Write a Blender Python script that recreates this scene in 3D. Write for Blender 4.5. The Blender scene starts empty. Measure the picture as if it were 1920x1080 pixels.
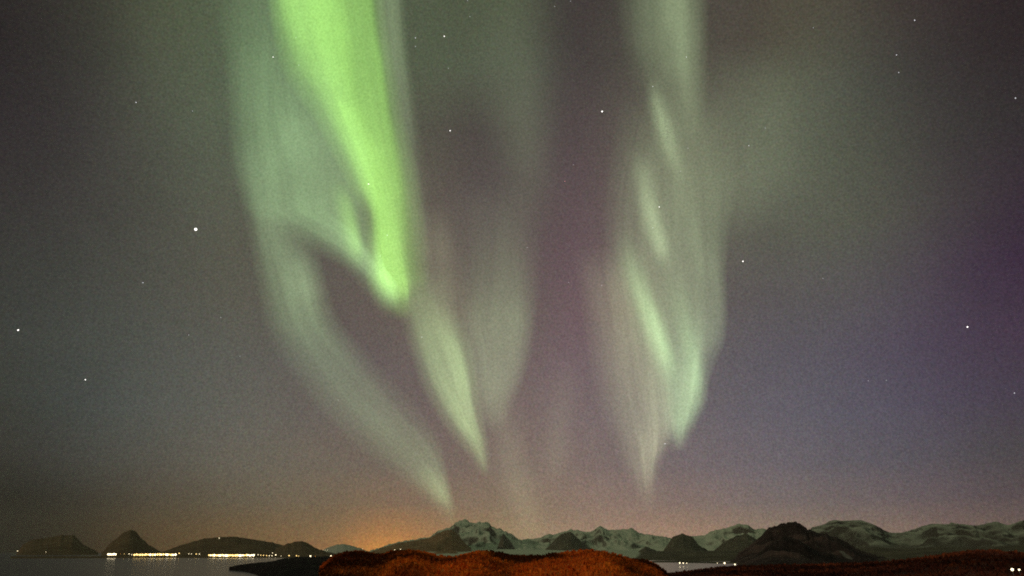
import bpy, math, random
import numpy as np
from mathutils import Vector, noise

random.seed(7)
scene = bpy.context.scene
COL = scene.collection

# ------------------------------------------------------------------ camera
EYE = 8.0                       # the eye is 8 m above the sea
PITCH = math.radians(19.72)
LENS, SENSOR = 26.0, 36.0
FPX = LENS / SENSOR * 1920.0    # focal length in photo pixels, used to survey bearings
cam_d = bpy.data.cameras.new('camera')
cam_d.lens, cam_d.sensor_width, cam_d.sensor_fit = LENS, SENSOR, 'HORIZONTAL'
cam_d.clip_start, cam_d.clip_end = 0.5, 500000.0
cam = bpy.data.objects.new('camera', cam_d)
cam.location = (0, 0, EYE)
cam.rotation_euler = (math.radians(90) + PITCH, 0, 0)
COL.objects.link(cam)
scene.camera = cam


def bearing(X, Y):
    """photo position -> (azimuth, elevation) in the landscape"""
    x, y = (X - 960.0) / FPX, -(Y - 540.0) / FPX
    wx, wy, wz = x, math.cos(PITCH) - y * math.sin(PITCH), math.sin(PITCH) + y * math.cos(PITCH)
    return math.atan2(wx, wy), math.atan2(wz, math.hypot(wx, wy))


def photo_pos(az, el):
    d = (math.sin(az) * math.cos(el), math.cos(az) * math.cos(el), math.sin(el))
    f = d[1] * math.cos(PITCH) + d[2] * math.sin(PITCH)
    u = -d[1] * math.sin(PITCH) + d[2] * math.cos(PITCH)
    f = max(f, 0.05)
    return 960 + FPX * d[0] / f, 540 - FPX * u / f


def lin(c):
    return tuple(((v / 255.0) / 12.92 if v / 255.0 <= 0.04045 else ((v / 255.0 + 0.055) / 1.055) ** 2.4) for v in c)


# ------------------------------------------------------------------ night sky (world)
# airglow + light pollution + the diffuse part of the aurora, by azimuth and elevation
SKY_ROWS = [
    (0, [(0, (38, 33, 33)), (160, (55, 50, 47)), (320, (82, 89, 68)), (480, (88, 100, 78)), (640, (84, 94, 74)), (800, (80, 88, 68)), (960, (78, 84, 65)), (1060, (64, 58, 56)), (1120, (66, 58, 56)), (1200, (74, 74, 64)), (1330, (76, 70, 63)), (1430, (72, 65, 58)), (1500, (88, 84, 64)), (1580, (76, 72, 63)), (1760, (54, 40, 44)), (1920, (42, 36, 36))]),
    (120, [(0, (42, 37, 38)), (160, (54, 51, 49)), (320, (86, 91, 74)), (400, (86, 95, 74)), (480, (90, 104, 80)), (640, (84, 92, 74)), (800, (84, 92, 72)), (960, (84, 88, 74)), (1080, (68, 60, 60)), (1200, (80, 77, 68)), (1330, (82, 78, 68)), (1440, (82, 76, 67)), (1520, (87, 89, 73)), (1600, (77, 80, 70)), (1760, (52, 42, 46)), (1920, (46, 38, 40))]),
    (240, [(0, (48, 43, 44)), (160, (60, 56, 55)), (320, (81, 84, 72)), (400, (90, 99, 80)), (520, (90, 98, 80)), (800, (85, 84, 72)), (880, (76, 68, 66)), (980, (80, 76, 70)), (1080, (82, 70, 72)), (1180, (92, 86, 78)), (1280, (98, 96, 82)), (1400, (98, 100, 85)), (1480, (99, 105, 87)), (1600, (82, 84, 74)), (1760, (60, 55, 55)), (1920, (50, 46, 47))]),
    (360, [(0, (52, 48, 47)), (160, (63, 60, 58)), (320, (78, 78, 69)), (420, (90, 95, 79)), (560, (92, 92, 80)), (800, (98, 92, 80)), (880, (86, 76, 76)), (980, (88, 80, 76)), (1080, (92, 76, 80)), (1180, (100, 90, 84)), (1280, (104, 100, 87)), (1390, (104, 106, 89)), (1480, (95, 97, 83)), (1600, (85, 89, 72)), (1760, (71, 66, 65)), (1920, (49, 33, 49))]),
    (480, [(0, (55, 54, 51)), (160, (66, 67, 62)), (320, (79, 79, 71)), (440, (92, 90, 78)), (640, (92, 85, 79)), (800, (106, 96, 86)), (880, (94, 84, 81)), (980, (96, 84, 82)), (1080, (104, 84, 90)), (1180, (110, 98, 92)), (1280, (104, 99, 90)), (1390, (87, 84, 78)), (1600, (91, 93, 82)), (1760, (73, 60, 75)), (1920, (52, 33, 54))]),
    (600, [(0, (58, 59, 55)), (160, (71, 73, 67)), (320, (84, 83, 75)), (480, (92, 91, 80)), (640, (98, 87, 83)), (800, (108, 97, 88)), (960, (106, 97, 90)), (1080, (112, 90, 96)), (1200, (116, 104, 96)), (1280, (108, 100, 94)), (1390, (93, 86, 89)), (1600, (89, 82, 90)), (1760, (77, 64, 83)), (1920, (64, 47, 62))]),
    (720, [(0, (57, 58, 52)), (160, (70, 75, 72)), (320, (87, 90, 85)), (480, (97, 96, 90)), (640, (102, 93, 92)), (800, (108, 96, 95)), (960, (118, 103, 100)), (1060, (118, 99, 105)), (1200, (116, 106, 104)), (1280, (106, 99, 102)), (1400, (97, 93, 102)), (1600, (91, 87, 99)), (1760, (83, 72, 93)), (1920, (66, 55, 68))]),
    (840, [(0, (53, 51, 45)), (160, (69, 70, 66)), (320, (92, 90, 82)), (480, (108, 103, 92)), (640, (114, 103, 93)), (800, (118, 103, 96)), (960, (126, 109, 102)), (1120, (126, 111, 109)), (1280, (114, 104, 108)), (1440, (108, 101, 109)), (1600, (94, 91, 100)), (1760, (86, 81, 92)), (1920, (71, 66, 67))]),
    (930, [(0, (36, 33, 27)), (160, (54, 51, 45)), (320, (88, 79, 65)), (480, (105, 97, 82)), (640, (119, 105, 87)), (800, (123, 108, 96)), (960, (136, 117, 102)), (1120, (138, 117, 109)), (1280, (128, 112, 110)), (1440, (118, 107, 109)), (1600, (112, 101, 103)), (1760, (104, 91, 97)), (1920, (88, 75, 78))]),
    (985, [(0, (35, 30, 24)), (160, (51, 44, 32)), (320, (95, 78, 54)), (480, (123, 98, 68)), (640, (144, 116, 84)), (740, (185, 131, 82)), (800, (168, 127, 89)), (960, (165, 141, 109)), (1120, (172, 141, 120)), (1280, (172, 140, 118)), (1440, (152, 131, 114)), (1600, (143, 123, 109)), (1760, (138, 113, 105)), (1920, (112, 94, 89))]),
    (1026, [(0, (31, 28, 21)), (160, (45, 38, 27)), (320, (95, 73, 45)), (480, (123, 95, 62)), (640, (159, 118, 77)), (740, (255, 167, 77)), (800, (179, 128, 80)), (960, (168, 141, 107)), (1120, (176, 143, 123)), (1280, (179, 143, 118)), (1440, (159, 134, 114)), (1600, (145, 125, 109)), (1760, (143, 116, 105)), (1920, (112, 94, 87))]),
]


def sky_sample(X, Y):
    ys = [r[0] for r in SKY_ROWS]
    Y = min(max(Y, ys[0]), ys[-1])
    cs = []
    for _, st in SKY_ROWS:
        xs = [s[0] for s in st]
        cs.append([np.interp(X, xs, [lin(s[1])[k] for s in st]) for k in range(3)])
    cs = np.array(cs)
    return [float(np.interp(Y, ys, cs[:, k])) for k in range(3)]


world = bpy.data.worlds.new('World')
scene.world = world
world.use_nodes = True
nt = world.node_tree
nt.nodes.clear()
N = nt.nodes.new
L = nt.links.new


def wmath(op, a, b=None, c=None):
    n = N('ShaderNodeMath')
    n.operation = op
    for i, v in enumerate((a, b, c)):
        if v is None:
            continue
        if isinstance(v, (int, float)):
            n.inputs[i].default_value = v
        else:
            L(v, n.inputs[i])
    return n.outputs[0]


tc = N('ShaderNodeTexCoord')
sep = N('ShaderNodeSeparateXYZ')
L(tc.outputs['Generated'], sep.inputs[0])
az_n = wmath('ARCTAN2', sep.outputs[0], sep.outputs[1])
el_n = wmath('ARCSINE', sep.outputs[2])
AZ_MAX = math.radians(110)
az_f = wmath('MULTIPLY_ADD', az_n, 0.5 / AZ_MAX, 0.5)
row_els = [math.radians(e) for e in (0.4, 1.6, 3.4, 6.0, 9.5, 13.5, 18, 22.5, 27, 31.5, 36.5, 42.0)]
row_azs = [math.radians(a) for a in (-50, -44, -39, -34, -30, -26, -22, -18.5, -15.5, -12.5, -9.2, -6, -3, 0, 2.6, 5, 7.5, 10, 12.5, 15.5, 18.5, 21, 24, 28, 33, 39, 44, 50)]
prev = None
for i, el in enumerate(row_els):
    ramp = N('ShaderNodeValToRGB')
    ramp.color_ramp.interpolation = 'B_SPLINE'
    els_ = ramp.color_ramp.elements
    stops = [(0.01, lin((98, 108, 86)))] + [(az / (2 * AZ_MAX) + 0.5, sky_sample(*photo_pos(az, el))) for az in row_azs] + [(0.99, lin((98, 108, 86)))]
    els_[0].position, els_[0].color = stops[0][0], (*stops[0][1], 1)
    els_[1].position, els_[1].color = stops[-1][0], (*stops[-1][1], 1)
    for p_, c_ in stops[1:-1]:
        e = els_.new(p_)
        e.color = (*c_, 1)
    L(az_f, ramp.inputs[0])
    if prev is None:
        prev = ramp.outputs[0]
    else:
        mr = N('ShaderNodeMapRange')
        mr.interpolation_type = 'LINEAR'
        mr.inputs['From Min'].default_value = row_els[i - 1]
        mr.inputs['From Max'].default_value = el
        L(el_n, mr.inputs['Value'])
        mx = N('ShaderNodeMix')
        mx.data_type = 'RGBA'
        L(mr.outputs[0], mx.inputs['Factor'])
        L(prev, mx.inputs['A'])
        L(ramp.outputs[0], mx.inputs['B'])
        prev = mx.outputs['Result']
# patchy airglow as a soft large mottle, sensor grain as fine ones
SKY_GRAIN = 0.55


def mottle(tree, vec, scale, amount, detail=0.0, chroma=False):
    nz = tree.nodes.new('ShaderNodeTexNoise')
    nz.inputs['Scale'].default_value = scale
    nz.inputs['Detail'].default_value = detail
    tree.links.new(vec, nz.inputs['Vector'])
    a = tree.nodes.new('ShaderNodeVectorMath')
    a.operation = 'MULTIPLY_ADD'
    tree.links.new(nz.outputs['Color' if chroma else 'Fac'], a.inputs[0])
    a.inputs[1].default_value = (amount,) * 3
    a.inputs[2].default_value = (1 - amount * 0.5,) * 3
    return a.outputs[0]


def vmul(tree, a, b):
    m = tree.nodes.new('ShaderNodeVectorMath')
    m.operation = 'MULTIPLY'
    tree.links.new(a, m.inputs[0])
    tree.links.new(b, m.inputs[1])
    return m.outputs[0]


fine = mottle(nt, tc.outputs['Generated'], 430.0, SKY_GRAIN)
fine_hue = mottle(nt, tc.outputs['Generated'], 300.0, 0.22, 0.0, True)
soft = mottle(nt, tc.outputs['Generated'], 16.0, 0.14, 2.0)
prev = vmul(nt, vmul(nt, vmul(nt, prev, fine), fine_hue), soft)
# very faint sky texture sharing the added lamp's direction
sky = N('ShaderNodeTexSky')
sky.sky_type = 'NISHITA'
sky.sun_disc = False
SUN_EL, SUN_AZ = math.radians(16), math.radians(-118)      # the added warm lamp, behind the viewer to the left
sky.sun_elevation = SUN_EL
sky.sun_rotation = SUN_AZ
bg1 = N('ShaderNodeBackground')
bg2 = N('ShaderNodeBackground')
add = N('ShaderNodeAddShader')
out = N('ShaderNodeOutputWorld')
L(prev, bg1.inputs[0])
bg1.inputs[1].default_value = 1.0
L(sky.outputs[0], bg2.inputs[0])
bg2.inputs[1].default_value = 0.0004                        # hardly adds any light
L(bg1.outputs[0], add.inputs[0])
L(bg2.outputs[0], add.inputs[1])
L(add.outputs[0], out.inputs[0])

# ------------------------------------------------------------------ the one sun lamp: low, warm, added to brighten moor and mountains
sun_d = bpy.data.lights.new('warm_fill_light', 'SUN')
sun_d.energy = 0.55
sun_d.angle = math.radians(0.5)
sun_d.color = (1.0, 0.8, 0.58)
sun = bpy.data.objects.new('warm_fill_light', sun_d)
sv = Vector((math.sin(SUN_AZ) * math.cos(SUN_EL), math.cos(SUN_AZ) * math.cos(SUN_EL), math.sin(SUN_EL)))
sun.rotation_euler = sv.to_track_quat('Z', 'Y').to_euler()
sun.location = (-300, -200, 300)
COL.objects.link(sun)

scene.view_settings.view_transform = 'Standard'
scene.view_settings.look = 'None'
scene.view_settings.exposure = 0.0
scene.view_settings.gamma = 1.0
scene.cycles.use_denoising = False
scene.cycles.transparent_max_bounces = 64
scene.cycles.max_bounces = 4
scene.cycles.filter_width = 1.9
scene.cycles.sample_clamp_indirect = 0.8


# ------------------------------------------------------------------ helpers
def props(o, label=None, cat=None, group=None, kind=None):
    if label: o['label'] = label
    if cat: o['category'] = cat
    if group: o['group'] = group
    if kind: o['kind'] = kind
    return o


def mesh_obj(name, verts, faces, mat, parent=None, smooth=True):
    me = bpy.data.meshes.new(name)
    me.from_pydata([tuple(v) for v in verts], [], faces)
    if smooth:
        me.shade_smooth()
    me.materials.append(mat)
    o = bpy.data.objects.new(name, me)
    COL.objects.link(o)
    if parent: o.parent = parent
    return o


def grid_faces(nu, nv):
    return [(i * nv + j, i * nv + j + 1, (i + 1) * nv + j + 1, (i + 1) * nv + j) for i in range(nu - 1) for j in range(nv - 1)]


def spline(pts, n):
    """Catmull-Rom through rows of numbers, n samples"""
    P = np.array(pts, float)
    m = len(P)
    if m == 2:
        t = np.linspace(0, 1, n)[:, None]
        return P[0] * (1 - t) + P[1] * t
    d = np.r_[0, np.cumsum(np.hypot(*np.diff(P[:, :2], axis=0).T))]
    q = np.linspace(0, d[-1], n)
    Q = np.vstack([2 * P[0] - P[1], P, 2 * P[-1] - P[-2]])
    outp = []
    for s in q:
        i = int(min(max(np.searchsorted(d, s, 'right') - 1, 0), m - 2))
        t = (s - d[i]) / max(d[i + 1] - d[i], 1e-6)
        a, b, c, e = Q[i], Q[i + 1], Q[i + 2], Q[i + 3]
        outp.append(0.5 * (2 * b + (c - a) * t + (2 * a - 5 * b + 4 * c - e) * t * t + (3 * b - a - 3 * c + e) * t ** 3))
    outp = np.array(outp)
    outp[:, 2:] = np.clip(outp[:, 2:], 0, None)
    return outp


# ------------------------------------------------------------------ materials
def new_mat(name):
    m = bpy.data.materials.new(name)
    m.use_nodes = True
    m.node_tree.nodes.clear()
    return m, m.node_tree


def ground_mat(name, ramp_stops, scale, detail=6.0, rough=0.95, bump=0.4, fine=None, bump_scale=None, patch=None):
    m, t = new_mat(name)
    o = t.nodes.new('ShaderNodeOutputMaterial')
    b = t.nodes.new('ShaderNodeBsdfPrincipled')
    b.inputs['Roughness'].default_value = rough
    b.inputs['Specular IOR Level'].default_value = 0.1
    g = t.nodes.new('ShaderNodeNewGeometry')
    n1 = t.nodes.new('ShaderNodeTexNoise')
    n1.inputs['Scale'].default_value = scale
    n1.inputs['Detail'].default_value = detail
    n1.inputs['Roughness'].default_value = 0.62
    t.links.new(g.outputs['Position'], n1.inputs['Vector'])
    r = t.nodes.new('ShaderNodeValToRGB')
    e = r.color_ramp.elements
    e[0].position, e[0].color = ramp_stops[0][0], (*ramp_stops[0][1], 1)
    e[1].position, e[1].color = ramp_stops[-1][0], (*ramp_stops[-1][1], 1)
    for p, c in ramp_stops[1:-1]:
        x = e.new(p)
        x.color = (*c, 1)
    t.links.new(n1.outputs['Fac'], r.inputs[0])
    col = r.outputs[0]
    if fine:
        n2 = mottle(t, g.outputs['Position'], fine[0], fine[1], 2.0)
        col = vmul(t, col, n2)
    if patch:                                           # broad patches of darker growth, on the moor also painted shading: (scale, from, to, darkest)
        n4 = t.nodes.new('ShaderNodeTexNoise')
        n4.inputs['Scale'].default_value = patch[0]
        n4.inputs['Detail'].default_value = 4
        mp4 = t.nodes.new('ShaderNodeMapping')
        mp4.inputs['Scale'].default_value = (1, 0.22, 1)
        t.links.new(g.outputs['Position'], mp4.inputs['Vector'])
        t.links.new(mp4.outputs[0], n4.inputs['Vector'])
        pr = t.nodes.new('ShaderNodeMapRange')
        pr.interpolation_type = 'SMOOTHSTEP'
        for k, v in zip(('From Min', 'From Max', 'To Min', 'To Max'), (patch[1], patch[2], patch[3], 1.0)):
            pr.inputs[k].default_value = v
        t.links.new(n4.outputs['Fac'], pr.inputs['Value'])
        cb = t.nodes.new('ShaderNodeCombineXYZ')
        for k in range(3):
            t.links.new(pr.outputs[0], cb.inputs[k])
        col = vmul(t, col, cb.outputs[0])
    t.links.new(col, b.inputs['Base Color'])
    n3 = t.nodes.new('ShaderNodeTexNoise')
    n3.inputs['Scale'].default_value = bump_scale or scale * 4
    n3.inputs['Detail'].default_value = 5
    t.links.new(g.outputs['Position'], n3.inputs['Vector'])
    bm = t.nodes.new('ShaderNodeBump')
    bm.inputs['Strength'].default_value = bump
    bm.inputs['Distance'].default_value = 1.0 / (bump_scale or scale * 4)
    t.links.new(n3.outputs['Fac'], bm.inputs['Height'])
    t.links.new(bm.outputs[0], b.inputs['Normal'])
    t.links.new(b.outputs[0], o.inputs[0])
    return m


def snow_mat(name, steep=(0.60, 0.90), snow=(0.53, 0.58, 0.45), rock=(0.085, 0.072, 0.05), nscale=0.004, snowline=None):
    """snow on the gentle slopes, bare rock on the steep ribs"""
    m, t = new_mat(name)
    o = t.nodes.new('ShaderNodeOutputMaterial')
    b = t.nodes.new('ShaderNodeBsdfPrincipled')
    b.inputs['Roughness'].default_value = 0.9
    b.inputs['Specular IOR Level'].default_value = 0.1
    g = t.nodes.new('ShaderNodeNewGeometry')
    s = t.nodes.new('ShaderNodeSeparateXYZ')
    t.links.new(g.outputs['Normal'], s.inputs[0])
    n = t.nodes.new('ShaderNodeTexNoise')
    n.inputs['Scale'].default_value = nscale
    n.inputs['Detail'].default_value = 8
    n.inputs['Roughness'].default_value = 0.6
    t.links.new(g.outputs['Position'], n.inputs['Vector'])
    a = t.nodes.new('ShaderNodeMath')
    a.operation = 'MULTIPLY_ADD'
    t.links.new(n.outputs['Fac'], a.inputs[0])
    a.inputs[1].default_value = 0.7
    a.inputs[2].default_value = -0.35
    a2 = t.nodes.new('ShaderNodeMath')
    a2.operation = 'ADD'
    t.links.new(a.outputs[0], a2.inputs[0])
    t.links.new(s.outputs[2], a2.inputs[1])
    mr = t.nodes.new('ShaderNodeMapRange')
    mr.interpolation_type = 'SMOOTHSTEP'
    mr.inputs['From Min'].default_value, mr.inputs['From Max'].default_value = steep
    t.links.new(a2.outputs[0], mr.inputs['Value'])
    mx = t.nodes.new('ShaderNodeMix')
    mx.data_type = 'RGBA'
    mx.inputs['A'].default_value = (*rock, 1)
    mx.inputs['B'].default_value = (*snow, 1)
    t.links.new(mr.outputs[0], mx.inputs['Factor'])
    colour = mx.outputs['Result']
    if snowline:                                        # bare dark ground below the snowline
        sp = t.nodes.new('ShaderNodeSeparateXYZ')
        t.links.new(g.outputs['Position'], sp.inputs[0])
        za = t.nodes.new('ShaderNodeMath')
        za.operation = 'MULTIPLY_ADD'
        t.links.new(n.outputs['Fac'], za.inputs[0])
        za.inputs[1].default_value = (snowline[1] - snowline[0]) * 1.6
        t.links.new(sp.outputs[2], za.inputs[2])
        zr = t.nodes.new('ShaderNodeMapRange')
        zr.interpolation_type = 'SMOOTHSTEP'
        off = (snowline[1] - snowline[0]) * 0.8
        zr.inputs['From Min'].default_value, zr.inputs['From Max'].default_value = snowline[0] + off, snowline[1] + off
        t.links.new(za.outputs[0], zr.inputs['Value'])
        m2 = t.nodes.new('ShaderNodeMix')
        m2.data_type = 'RGBA'
        m2.inputs['A'].default_value = (*rock, 1)
        t.links.new(colour, m2.inputs['B'])
        t.links.new(zr.outputs[0], m2.inputs['Factor'])
        colour = m2.outputs['Result']
    fine_ = mottle(t, g.outputs['Position'], nscale * 14, 0.7, 3.0)
    t.links.new(vmul(t, colour, fine_), b.inputs['Base Color'])
    t.links.new(b.outputs[0], o.inputs[0])
    return m


def water_mat():
    m, t = new_mat('sea_water')
    o = t.nodes.new('ShaderNodeOutputMaterial')
    b = t.nodes.new('ShaderNodeBsdfPrincipled')
    b.inputs['Base Color'].default_value = (0.020, 0.016, 0.009, 1)
    b.inputs['Roughness'].default_value = 0.17
    b.inputs['IOR'].default_value = 1.33
    g = t.nodes.new('ShaderNodeNewGeometry')
    mp = t.nodes.new('ShaderNodeMapping')
    mp.inputs['Scale'].default_value = (0.25, 0.09, 0.2)
    t.links.new(g.outputs['Position'], mp.inputs['Vector'])
    n = t.nodes.new('ShaderNodeTexNoise')
    n.inputs['Scale'].default_value = 1.0
    n.inputs['Detail'].default_value = 4
    t.links.new(mp.outputs[0], n.inputs['Vector'])
    bm = t.nodes.new('ShaderNodeBump')
    bm.inputs['Strength'].default_value = 0.03
    bm.inputs['Distance'].default_value = 0.5
    t.links.new(n.outputs['Fac'], bm.inputs['Height'])
    t.links.new(bm.outputs[0], b.inputs['Normal'])
    t.links.new(b.outputs[0], o.inputs[0])
    return m


def emit_mat(name, color, strength, sampling='AUTO'):
    m, t = new_mat(name)
    o = t.nodes.new('ShaderNodeOutputMaterial')
    e = t.nodes.new('ShaderNodeEmission')
    e.inputs[0].default_value = (*color, 1)
    e.inputs[1].default_value = strength
    t.links.new(e.outputs[0], o.inputs[0])
    m.cycles.emission_sampling = sampling
    return m


def metal_mat():
    m, t = new_mat('galvanised_steel')
    o = t.nodes.new('ShaderNodeOutputMaterial')
    b = t.nodes.new('ShaderNodeBsdfPrincipled')
    b.inputs['Metallic'].default_value = 0.8
    b.inputs['Roughness'].default_value = 0.5
    g = t.nodes.new('ShaderNodeTexCoord')
    n = t.nodes.new('ShaderNodeTexNoise')
    n.inputs['Scale'].default_value = 6
    t.links.new(g.outputs['Object'], n.inputs['Vector'])
    r = t.nodes.new('ShaderNodeValToRGB')
    r.color_ramp.elements[0].color = (0.16, 0.16, 0.16, 1)
    r.color_ramp.elements[1].color = (0.3, 0.3, 0.3, 1)
    t.links.new(n.outputs['Fac'], r.inputs[0])
    t.links.new(r.outputs[0], b.inputs['Base Color'])
    t.links.new(b.outputs[0], o.inputs[0])
    return m


def aurora_mat(name, color, strength=1.0):
    """a thin glowing gas: adds its light and lets everything behind it through"""
    m, t = new_mat(name)
    o = t.nodes.new('ShaderNodeOutputMaterial')
    e = t.nodes.new('ShaderNodeEmission')
    tr = t.nodes.new('ShaderNodeBsdfTransparent')
    ad = t.nodes.new('ShaderNodeAddShader')
    at = t.nodes.new('ShaderNodeAttribute')
    at.attribute_name = 'glow_strength'
    g = t.nodes.new('ShaderNodeNewGeometry')
    nm = t.nodes.new('ShaderNodeVectorMath')
    nm.operation = 'NORMALIZE'
    t.links.new(g.outputs['Position'], nm.inputs[0])
    mo = mottle(t, nm.outputs[0], 430.0, SKY_GRAIN * 0.55)
    ms = mottle(t, nm.outputs[0], 26.0, 0.22, 2.0)
    rgb = t.nodes.new('ShaderNodeRGB')
    rgb.outputs[0].default_value = (*color, 1)
    t.links.new(vmul(t, vmul(t, rgb.outputs[0], mo), ms), e.inputs[0])
    mu = t.nodes.new('ShaderNodeMath')
    mu.operation = 'MULTIPLY'
    t.links.new(at.outputs['Fac'], mu.inputs[0])
    mu.inputs[1].default_value = strength
    t.links.new(mu.outputs[0], e.inputs[1])
    t.links.new(e.outputs[0], ad.inputs[0])
    t.links.new(tr.outputs[0], ad.inputs[1])
    t.links.new(ad.outputs[0], o.inputs[0])
    m.cycles.emission_sampling = 'NONE'
    return m


# ------------------------------------------------------------------ terrain builder
def fbm(v, oct_=4):
    return noise.fractal(v, 1.0, 2.0, oct_, noise_basis='PERLIN_ORIGINAL')


def hill(name, ridge, dist, front, back, mat, z_front=-2.0, z_back=-4.0, nx=140, nf=36, rough=0.25, feat=60.0, power=1.0,
         ridged=False, jag=0.0, seed=0.0, label=None, cat=None, skirt=None):
    """A hill whose skyline runs through the surveyed bearings at DIST metres; it falls off FRONT metres towards the viewer and BACK metres behind."""
    rp = np.array(ridge, float)
    xs = np.linspace(rp[0, 0], rp[-1, 0], nx)
    ys = np.interp(xs, rp[:, 0], rp[:, 1])
    k = max(1, nx // 90)
    if k > 1:                                              # round the corners of the surveyed polyline a little
        ker = np.ones(2 * k + 1) / (2 * k + 1)
        ys = np.convolve(np.r_[np.full(k, ys[0]), ys, np.full(k, ys[-1])], ker, 'valid')
    nb = max(8, nf // 2)
    verts = []
    for X, Y in zip(xs, ys):
        az, el = bearing(X, Y)
        dr = dist(X) if callable(dist) else dist
        zr = EYE + dr * math.tan(el)
        zr += jag * noise.noise(Vector((X * 0.15 + seed, 3.1, seed))) + 0.6 * jag * noise.noise(Vector((X * 0.4 + seed, 7.1, seed)))
        for j in range(nf + nb):
            if j < nf:
                t = j / (nf - 1.0)
                d = dr - (front(X) if callable(front) else front) * (1 - t)
                z = z_front + (zr - z_front) * (t ** power)
            else:
                t = 1 - (j - nf + 1.0) / nb
                d = dr + (back(X) if callable(back) else back) * (1 - t)
                z = z_back + (zr - z_back) * (t * t * (3 - 2 * t))
            w = max(0.0, 4 * t * (1 - t)) ** 0.8
            px, py = math.sin(az) * d, math.cos(az) * d
            H = max(zr - z_front, 1.0)
            v = Vector((px / feat + seed, py / feat, seed))
            if ridged:
                f = 1.4 - 2.2 * abs(noise.noise(v)) - 1.1 * abs(noise.noise(v * 2.1)) - 0.5 * abs(noise.noise(v * 4.3)) - 0.4
            else:
                f = fbm(v)
            z += rough * H * w * f
            if j < nf and t < 0.98:                        # never poke above the surveyed skyline
                z = min(z, EYE + (zr - EYE) * d / dr - 0.002 * d * 0) if zr > EYE else z
            verts.append((px, py, z))
    o = mesh_obj(name, verts, [f[::-1] for f in grid_faces(nx, nf + nb)], mat)
    props(o, label, cat, None, 'structure')
    return o


# ================================================================== SETTING
W_MAT = water_mat()
# sea: one sheet to the horizon, finer near the viewer
sea = mesh_obj('water', [(-90000, -20000, 0), (90000, -20000, 0), (90000, 120000, 0), (-90000, 120000, 0)], [(0, 1, 2, 3)], W_MAT)
props(sea, 'calm dark fjord water reflecting the glow of the town and sky', 'water', None, 'structure')

M_far = snow_mat('snow_and_rock')
M_far_hazy = snow_mat('hazed_thin_snow_and_rock', steep=(0.6, 0.95), snow=(0.5, 0.5, 0.42), rock=(0.14, 0.115, 0.08))  # thin snow with paler rock, haze painted into the colours
M_knoll = ground_mat('bare_birch_slope', [(0.3, (0.05, 0.045, 0.03)), (0.7, (0.17, 0.15, 0.10))], 0.02, fine=(0.25, 0.8))
M_darkhill = ground_mat('dark_wet_rock', [(0.3, (0.012, 0.009, 0.009)), (0.5, (0.042, 0.028, 0.026)), (0.72, (0.14, 0.085, 0.075))], 0.02, detail=9, fine=(0.3, 1.4))
M_lefthill = ground_mat('hazed_snow_dusted_heath', [(0.3, (0.10, 0.066, 0.036)), (0.7, (0.19, 0.13, 0.075))], 0.01, fine=(0.1, 0.5))  # heath colour raised and evened out to stand for haze

# snowy ranges (about 10 km away)
hill('mountain', [(690, 1034), (720, 1024), (745, 1017), (775, 1012), (805, 1007), (820, 996), (842, 990), (858, 980), (872, 977), (885, 982), (900, 980),
                  (915, 979), (925, 989), (940, 993), (955, 1000), (975, 1013), (1000, 1022), (1030, 1034)],
     9000, 1900, 2200, M_far, nx=260, nf=80, rough=0.30, feat=420, power=0.85, ridged=True, jag=10, seed=1.7,
     label='jagged snow streaked massif, highest beside the orange glow', cat='mountain')
hill('mountain', [(930, 1034), (965, 1016), (985, 1012), (1010, 1010), (1026, 1002), (1040, 1004), (1055, 998), (1072, 994), (1090, 997), (1108, 998), (1120, 990),
                  (1127, 988), (1140, 996), (1160, 994), (1185, 991), (1200, 1001), (1225, 1004), (1260, 1010), (1290, 1016), (1330, 1034)],
     9800, 1900, 2200, M_far, nx=300, nf=80, rough=0.30, feat=400, power=0.85, ridged=True, jag=9, seed=4.1,
     label='long snowy range with two small pointed summits in the middle', cat='mountain')
hill('mountain', [(1230, 1034), (1262, 1010), (1290, 1005), (1320, 1004), (1340, 994), (1360, 990), (1385, 983), (1402, 984), (1415, 994), (1430, 992), (1445, 996), (1480, 1010), (1520, 1034)],
     9300, 1900, 2200, M_far, nx=240, nf=70, rough=0.26, feat=430, power=0.85, ridged=True, jag=6, seed=9.3,
     label='rounded snowy mountain left of the black hill', cat='mountain')
hill('mountain', [(1500, 1034), (1520, 990), (1545, 984), (1565, 978), (1590, 976), (1615, 978), (1640, 985), (1660, 996), (1675, 1001), (1695, 999), (1715, 994), (1735, 986), (1760, 983),
                  (1800, 982), (1830, 986), (1850, 982), (1870, 980), (1890, 985), (1910, 978), (1940, 968), (1990, 960), (2060, 975)],
     7200, 1900, 2200, snow_mat('old_snow', steep=(0.78, 1.04), snow=(0.40, 0.43, 0.34), rock=(0.07, 0.062, 0.045), nscale=0.004, snowline=(20, 120)), nx=320, nf=90, rough=0.3, feat=480, power=0.8, ridged=True, jag=3, seed=12.9,
     label='smooth rounded snowy mountains filling the right edge', cat='mountain')
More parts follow.
